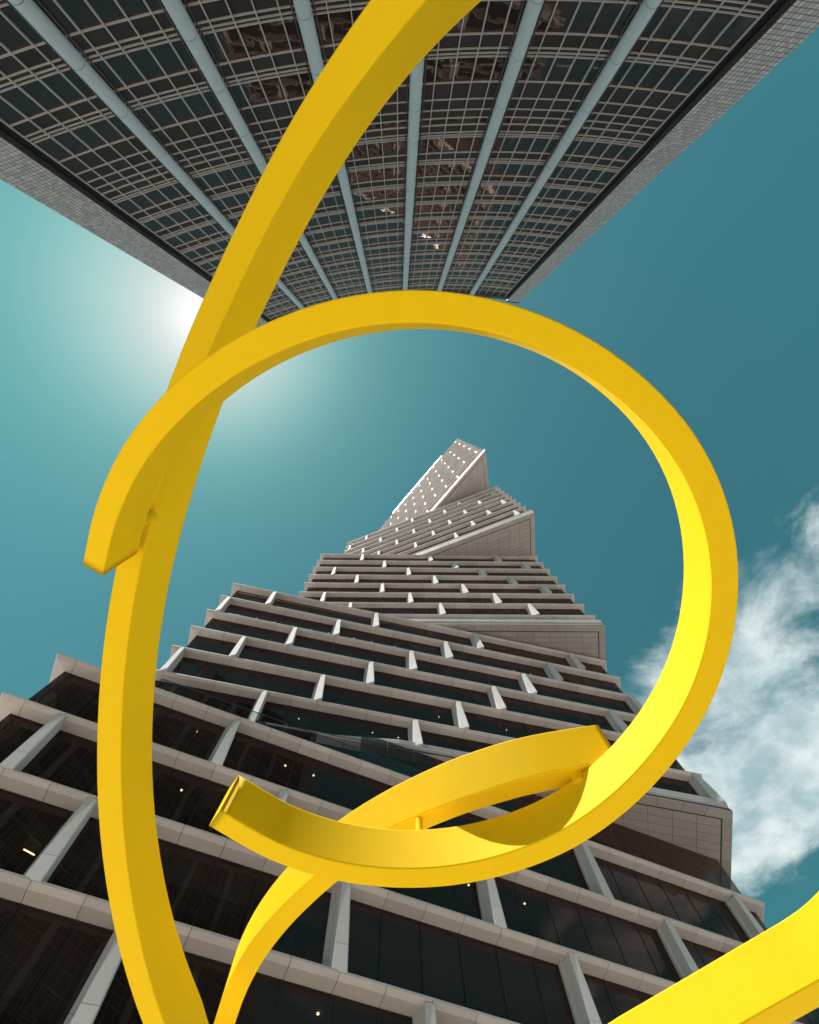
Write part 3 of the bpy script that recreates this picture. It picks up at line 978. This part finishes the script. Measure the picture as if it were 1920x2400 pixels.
# ---------------------------------------------------------------- yellow looping sculpture of square steel bars
# each station: ridge corner nearest the viewer, then the two unit edges of the square section
BARS = {
    'ring': (0.304, 0.146, [
        ((-1.896, 1.016, 2.781), (0.230, -0.200, 0.952), (-0.852, -0.515, 0.097)),
        ((-1.679, 0.633, 2.648), (0.218, -0.186, 0.958), (-0.824, -0.561, 0.078)),
        ((-1.435, 0.307, 2.539), (0.192, -0.145, 0.971), (-0.742, -0.669, 0.047)),
        ((-1.158, 0.042, 2.457), (0.154, -0.105, 0.983), (-0.629, -0.777, 0.015)),
        ((-0.855, -0.166, 2.398), (0.113, -0.077, 0.991), (-0.496, -0.868, -0.011)),
        ((-0.531, -0.315, 2.358), (0.077, -0.058, 0.995), (-0.341, -0.940, -0.028)),
        ((-0.196, -0.403, 2.334), (0.047, -0.056, 0.997), (-0.161, -0.986, -0.048)),
        ((0.143, -0.423, 2.321), (0.028, -0.080, 0.996), (0.043, -0.996, -0.082)),
        ((0.478, -0.372, 2.317), (0.030, -0.122, 0.992), (0.243, -0.962, -0.126)),
        ((0.802, -0.257, 2.321), (0.049, -0.160, 0.986), (0.419, -0.893, -0.166)),
        ((1.101, -0.083, 2.333), (0.075, -0.173, 0.982), (0.572, -0.799, -0.185)),
        ((1.363, 0.139, 2.348), (0.094, -0.151, 0.984), (0.715, -0.678, -0.172)),
        ((1.571, 0.404, 2.362), (0.096, -0.099, 0.990), (0.846, -0.517, -0.134)),
        ((1.713, 0.705, 2.371), (0.082, -0.038, 0.996), (0.945, -0.316, -0.090)),
        ((1.781, 1.031, 2.369), (0.066, 0.013, 0.998), (0.994, -0.092, -0.065)),
        ((1.773, 1.368, 2.358), (0.059, 0.049, 0.997), (0.988, 0.138, -0.065)),
        ((1.686, 1.701, 2.342), (0.063, 0.072, 0.995), (0.930, 0.356, -0.085)),
        ((1.521, 2.017, 2.327), (0.069, 0.092, 0.993), (0.834, 0.541, -0.108)),
        ((1.292, 2.302, 2.314), (0.069, 0.103, 0.992), (0.711, 0.692, -0.121)),
        ((1.008, 2.541, 2.308), (0.072, 0.098, 0.993), (0.558, 0.821, -0.121)),
        ((0.680, 2.718, 2.317), (0.076, 0.086, 0.993), (0.383, 0.917, -0.109)),
        ((0.324, 2.830, 2.335), (0.071, 0.078, 0.994), (0.195, 0.977, -0.090)),
        ((-0.049, 2.868, 2.357), (0.060, 0.067, 0.996), (-0.009, 0.998, -0.067)),
        ((-0.424, 2.826, 2.380), (0.049, 0.051, 0.997), (-0.228, 0.973, -0.038)),
        ((-0.793, 2.695, 2.403), (0.052, 0.035, 0.998), (-0.445, 0.895, -0.009)),
        ((-1.147, 2.467, 2.430), (0.056, 0.033, 0.998), (-0.541, 0.841, 0.003)),
    ]),
    'crescent': (0.319, 0.189, [
        ((1.502, 2.319, 2.629), (-0.042, -0.112, 0.993), (0.148, 0.982, 0.117)),
        ((1.303, 2.349, 2.624), (-0.021, -0.129, 0.991), (0.185, 0.974, 0.131)),
        ((1.116, 2.392, 2.630), (0.014, -0.161, 0.987), (0.272, 0.950, 0.151)),
        ((0.942, 2.449, 2.645), (0.033, -0.197, 0.980), (0.370, 0.913, 0.171)),
        ((0.781, 2.521, 2.668), (0.044, -0.234, 0.971), (0.465, 0.865, 0.187)),
        ((0.630, 2.606, 2.697), (0.054, -0.269, 0.962), (0.543, 0.816, 0.198)),
        ((0.489, 2.699, 2.734), (0.061, -0.297, 0.953), (0.597, 0.776, 0.204)),
        ((0.353, 2.798, 2.775), (0.060, -0.308, 0.950), (0.626, 0.753, 0.204)),
        ((0.220, 2.901, 2.816), (0.049, -0.296, 0.954), (0.629, 0.751, 0.200)),
        ((0.084, 3.003, 2.852), (0.026, -0.265, 0.964), (0.615, 0.764, 0.193)),
        ((-0.059, 3.108, 2.881), (-0.007, -0.225, 0.974), (0.600, 0.778, 0.184)),
        ((-0.210, 3.219, 2.900), (-0.039, -0.188, 0.981), (0.597, 0.783, 0.174)),
        ((-0.370, 3.339, 2.912), (-0.064, -0.158, 0.985), (0.616, 0.771, 0.164)),
        ((-0.537, 3.476, 2.920), (-0.082, -0.130, 0.988), (0.657, 0.738, 0.152)),
        ((-0.705, 3.635, 2.924), (-0.082, -0.113, 0.990), (0.706, 0.695, 0.138)),
        ((-0.874, 3.816, 2.931), (-0.065, -0.110, 0.992), (0.753, 0.647, 0.121)),
        ((-1.039, 4.019, 2.945), (-0.043, -0.113, 0.993), (0.802, 0.589, 0.102)),
        ((-1.195, 4.246, 2.966), (-0.021, -0.115, 0.993), (0.848, 0.524, 0.079)),
        ((-1.340, 4.499, 2.994), (0.000, -0.117, 0.993), (0.887, 0.459, 0.054)),
        ((-1.473, 4.777, 3.028), (0.021, -0.119, 0.993), (0.918, 0.396, 0.028)),
        ((-1.594, 5.081, 3.069), (0.041, -0.120, 0.992), (0.940, 0.341, 0.002)),
        ((-1.703, 5.410, 3.115), (0.063, -0.117, 0.991), (0.948, 0.318, -0.022)),
    ]),
    'arch': (0.321, 0.205, [
        ((-1.720, 4.644, 2.502), (0.255, 0.115, 0.960), (-0.907, 0.374, 0.196)),
        ((-1.829, 4.345, 2.567), (0.239, 0.127, 0.963), (-0.923, 0.338, 0.185)),
        ((-1.914, 4.045, 2.630), (0.218, 0.142, 0.966), (-0.948, 0.266, 0.175)),
        ((-1.975, 3.745, 2.688), (0.199, 0.147, 0.969), (-0.966, 0.199, 0.168)),
        ((-2.017, 3.445, 2.742), (0.186, 0.148, 0.971), (-0.976, 0.138, 0.166)),
        ((-2.042, 3.145, 2.792), (0.181, 0.148, 0.972), (-0.982, 0.084, 0.170)),
        ((-2.052, 2.844, 2.840), (0.183, 0.149, 0.972), (-0.983, 0.036, 0.180)),
        ((-2.047, 2.540, 2.886), (0.194, 0.151, 0.969), (-0.980, -0.007, 0.197)),
        ((-2.029, 2.231, 2.931), (0.212, 0.154, 0.965), (-0.974, -0.047, 0.221)),
        ((-1.997, 1.917, 2.974), (0.234, 0.159, 0.959), (-0.964, -0.088, 0.250)),
        ((-1.948, 1.595, 3.016), (0.256, 0.167, 0.952), (-0.951, -0.135, 0.279)),
        ((-1.880, 1.266, 3.057), (0.273, 0.176, 0.946), (-0.934, -0.187, 0.304)),
        ((-1.791, 0.932, 3.094), (0.283, 0.181, 0.942), (-0.916, -0.240, 0.322)),
        ((-1.680, 0.595, 3.126), (0.290, 0.179, 0.940), (-0.897, -0.290, 0.332)),
        ((-1.553, 0.259, 3.149), (0.293, 0.172, 0.940), (-0.878, -0.339, 0.336)),
        ((-1.410, -0.070, 3.163), (0.293, 0.162, 0.942), (-0.857, -0.392, 0.334)),
        ((-1.253, -0.383, 3.167), (0.292, 0.150, 0.945), (-0.832, -0.446, 0.328)),
        ((-1.086, -0.676, 3.159), (0.296, 0.128, 0.946), (-0.806, -0.498, 0.320)),
        ((-0.918, -0.944, 3.138), (0.307, 0.096, 0.947), (-0.777, -0.549, 0.308)),
        ((-0.750, -1.184, 3.102), (0.319, 0.052, 0.946), (-0.739, -0.612, 0.283)),
        ((-0.582, -1.391, 3.049), (0.333, -0.010, 0.943), (-0.685, -0.689, 0.235)),
        ((-0.413, -1.562, 2.978), (0.364, -0.094, 0.927), (-0.618, -0.769, 0.164)),
        ((-0.244, -1.698, 2.886), (0.424, -0.188, 0.886), (-0.542, -0.836, 0.082)),
        ((-0.078, -1.799, 2.768), (0.516, -0.264, 0.815), (-0.458, -0.889, 0.002)),
        ((0.082, -1.866, 2.624), (0.625, -0.293, 0.723), (-0.351, -0.933, -0.075)),
        ((0.240, -1.894, 2.455), (0.677, -0.291, 0.676), (-0.291, -0.949, -0.117)),
    ]),
    'low': (0.310, 0.200, [
        ((1.441, 4.131, 1.970), (0.000, 0.000, 1.000), (0.627, 0.779, -0.000)),
        ((1.761, 3.875, 1.970), (0.000, 0.000, 1.000), (0.627, 0.779, -0.000)),
        ((2.070, 3.626, 1.970), (0.000, 0.000, 1.000), (0.628, 0.779, -0.000)),
        ((2.323, 3.421, 1.970), (0.000, 0.000, 1.000), (0.630, 0.776, -0.000)),
        ((2.536, 3.247, 1.970), (0.000, 0.000, 1.000), (0.685, 0.729, -0.000)),
        ((2.671, 3.094, 1.970), (0.000, 0.000, 1.000), (0.824, 0.567, -0.000)),
        ((2.788, 2.881, 1.970), (0.000, 0.000, 1.000), (0.876, 0.482, -0.000)),
    ]),
}
SCULPT = empty('looping_sculpture', (-0.3, 3.0, 0.0))
tag(SCULPT, 'bright yellow painted steel sculpture of looping square bars overhead', 'sculpture')


def catmull(p0, p1, p2, p3, t):
    return 0.5 * ((2 * p1) + (p2 - p0) * t + (2 * p0 - 5 * p1 + 4 * p2 - p3) * t * t + (3 * p1 - p0 - 3 * p2 + p3) * t ** 3)


def stations(name):
    wall, deep, data = BARS[name]
    return (wall, deep), [[Vector(q) for q in st] for st in data]


def dense(st, n=4):
    out = []
    m = len(st)
    for i in range(m - 1):
        a, b, c, d = st[max(i - 1, 0)], st[i], st[i + 1], st[min(i + 2, m - 1)]
        for k in range(n):
            t = k / n
            out.append([catmull(a[j], b[j], c[j], d[j], t) for j in range(3)])
    out.append([q.copy() for q in st[-1]])
    return out


def to_ground(st, end, reach, turn=(0, 0), n=9):
    """carries a bar on from one end of the picture down to the paving"""
    i, j = (-1, -2) if end else (0, 1)
    P, T = st[i][0], (st[i][0] - st[j][0]).normalized()
    mid = P + T * reach
    G = Vector((mid.x + T.x * 0.5 + turn[0], mid.y + T.y * 0.5 + turn[1], -EYE - 0.05))
    e1, e2, tp = st[i][1].copy(), st[i][2].copy(), T
    new = []
    for k in range(1, n + 1):
        u = k / n
        q = P * (1 - u) ** 2 + mid * (2 * u * (1 - u)) + G * u * u
        d = ((mid - P) * (1 - u) + (G - mid) * u).normalized()
        rot = tp.rotation_difference(d)
        e1, e2, tp = rot @ e1, rot @ e2, d
        new.append([q, e1.copy(), e2.copy()])
    return st + new if end else new[::-1] + st


def bar(name, st, size, c=0.010):
    s, d = size
    mb = MB()
    rings = []
    for i, (K, a, b) in enumerate(st):
        t = (st[min(i + 1, len(st) - 1)][0] - st[max(i - 1, 0)][0]).normalized()
        a = (a - t * a.dot(t)).normalized()
        b = (b - t * b.dot(t) - a * b.dot(a)).normalized()
        pts = []
        for (x, y) in ((0, c), (c * .3, c * .3), (c, 0), (s - c, 0), (s - c * .3, c * .3), (s, c), (s, d - c), (s - c * .3, d - c * .3),
                       (s - c, d), (c, d), (c * .3, d - c * .3), (0, d - c)):
            p = K + a * x + b * y
            pts.append((p.x, p.y, p.z + EYE))
        rings.append(pts)
    for i in range(len(rings) - 1):
        n = len(mb.v)
        if i == 0:
            mb.v += rings[0]
            n = 0
            mb.f.append(tuple(range(11, -1, -1)))
        mb.v += rings[i + 1]
        o = i * 12
        for k in range(12):
            mb.f.append((o + k, o + (k + 1) % 12, o + 12 + (k + 1) % 12, o + 12 + k))
    o = (len(rings) - 1) * 12
    mb.f.append(tuple(range(o, o + 12)))
    me = mb.mesh(name, M_YELLOW, True)
    ob = add(name, me, SCULPT)
    w = ob.modifiers.new('weighted', 'WEIGHTED_NORMAL')
    w.mode = 'FACE_AREA'
    w.weight = 100
    w.keep_sharp = False
    return ob


s_ring, st_ring = stations('ring')
bar('ring_bar', dense(st_ring), s_ring)
s_arch, st_arch = stations('arch')
st = to_ground(dense(st_arch), False, 2.2, (0.1, 0.2))
st = to_ground(st, True, 1.6, (0.2, 0.1))
bar('arch_bar', st, s_arch)
s_cres, st_cres = stations('crescent')
bar('crescent_bar', to_ground(dense(st_cres), True, 1.0), s_cres)
s_low, st_low = stations('low')
bar('lower_bar', to_ground(dense(st_low), False, 0.9, (-0.2, 0.3)), s_low)


def pin(a, b, r=0.035):
    a, b = Vector(a) + Vector((0, 0, EYE)), Vector(b) + Vector((0, 0, EYE))
    d = (b - a).normalized()
    u = d.orthogonal().normalized()
    v = d.cross(u)
    n = 14
    lo = [tuple(a + (u * math.cos(2 * math.pi * i / n) + v * math.sin(2 * math.pi * i / n)) * r) for i in range(n)]
    hi = [tuple(b + (u * math.cos(2 * math.pi * i / n) + v * math.sin(2 * math.pi * i / n)) * r) for i in range(n)]
    m = MB().loft(lo, hi).mesh('connector_pin', M_YELLOW)
    add('connector_pin', m, SCULPT)


pin((0.14, 3.0, 2.58), (0.14, 3.0, 2.87), 0.028)
pin((1.22, 2.44, 2.56), (1.22, 2.44, 2.66), 0.045)
pin((-1.75, 0.70, 2.90), (-1.75, 0.70, 3.16), 0.05)
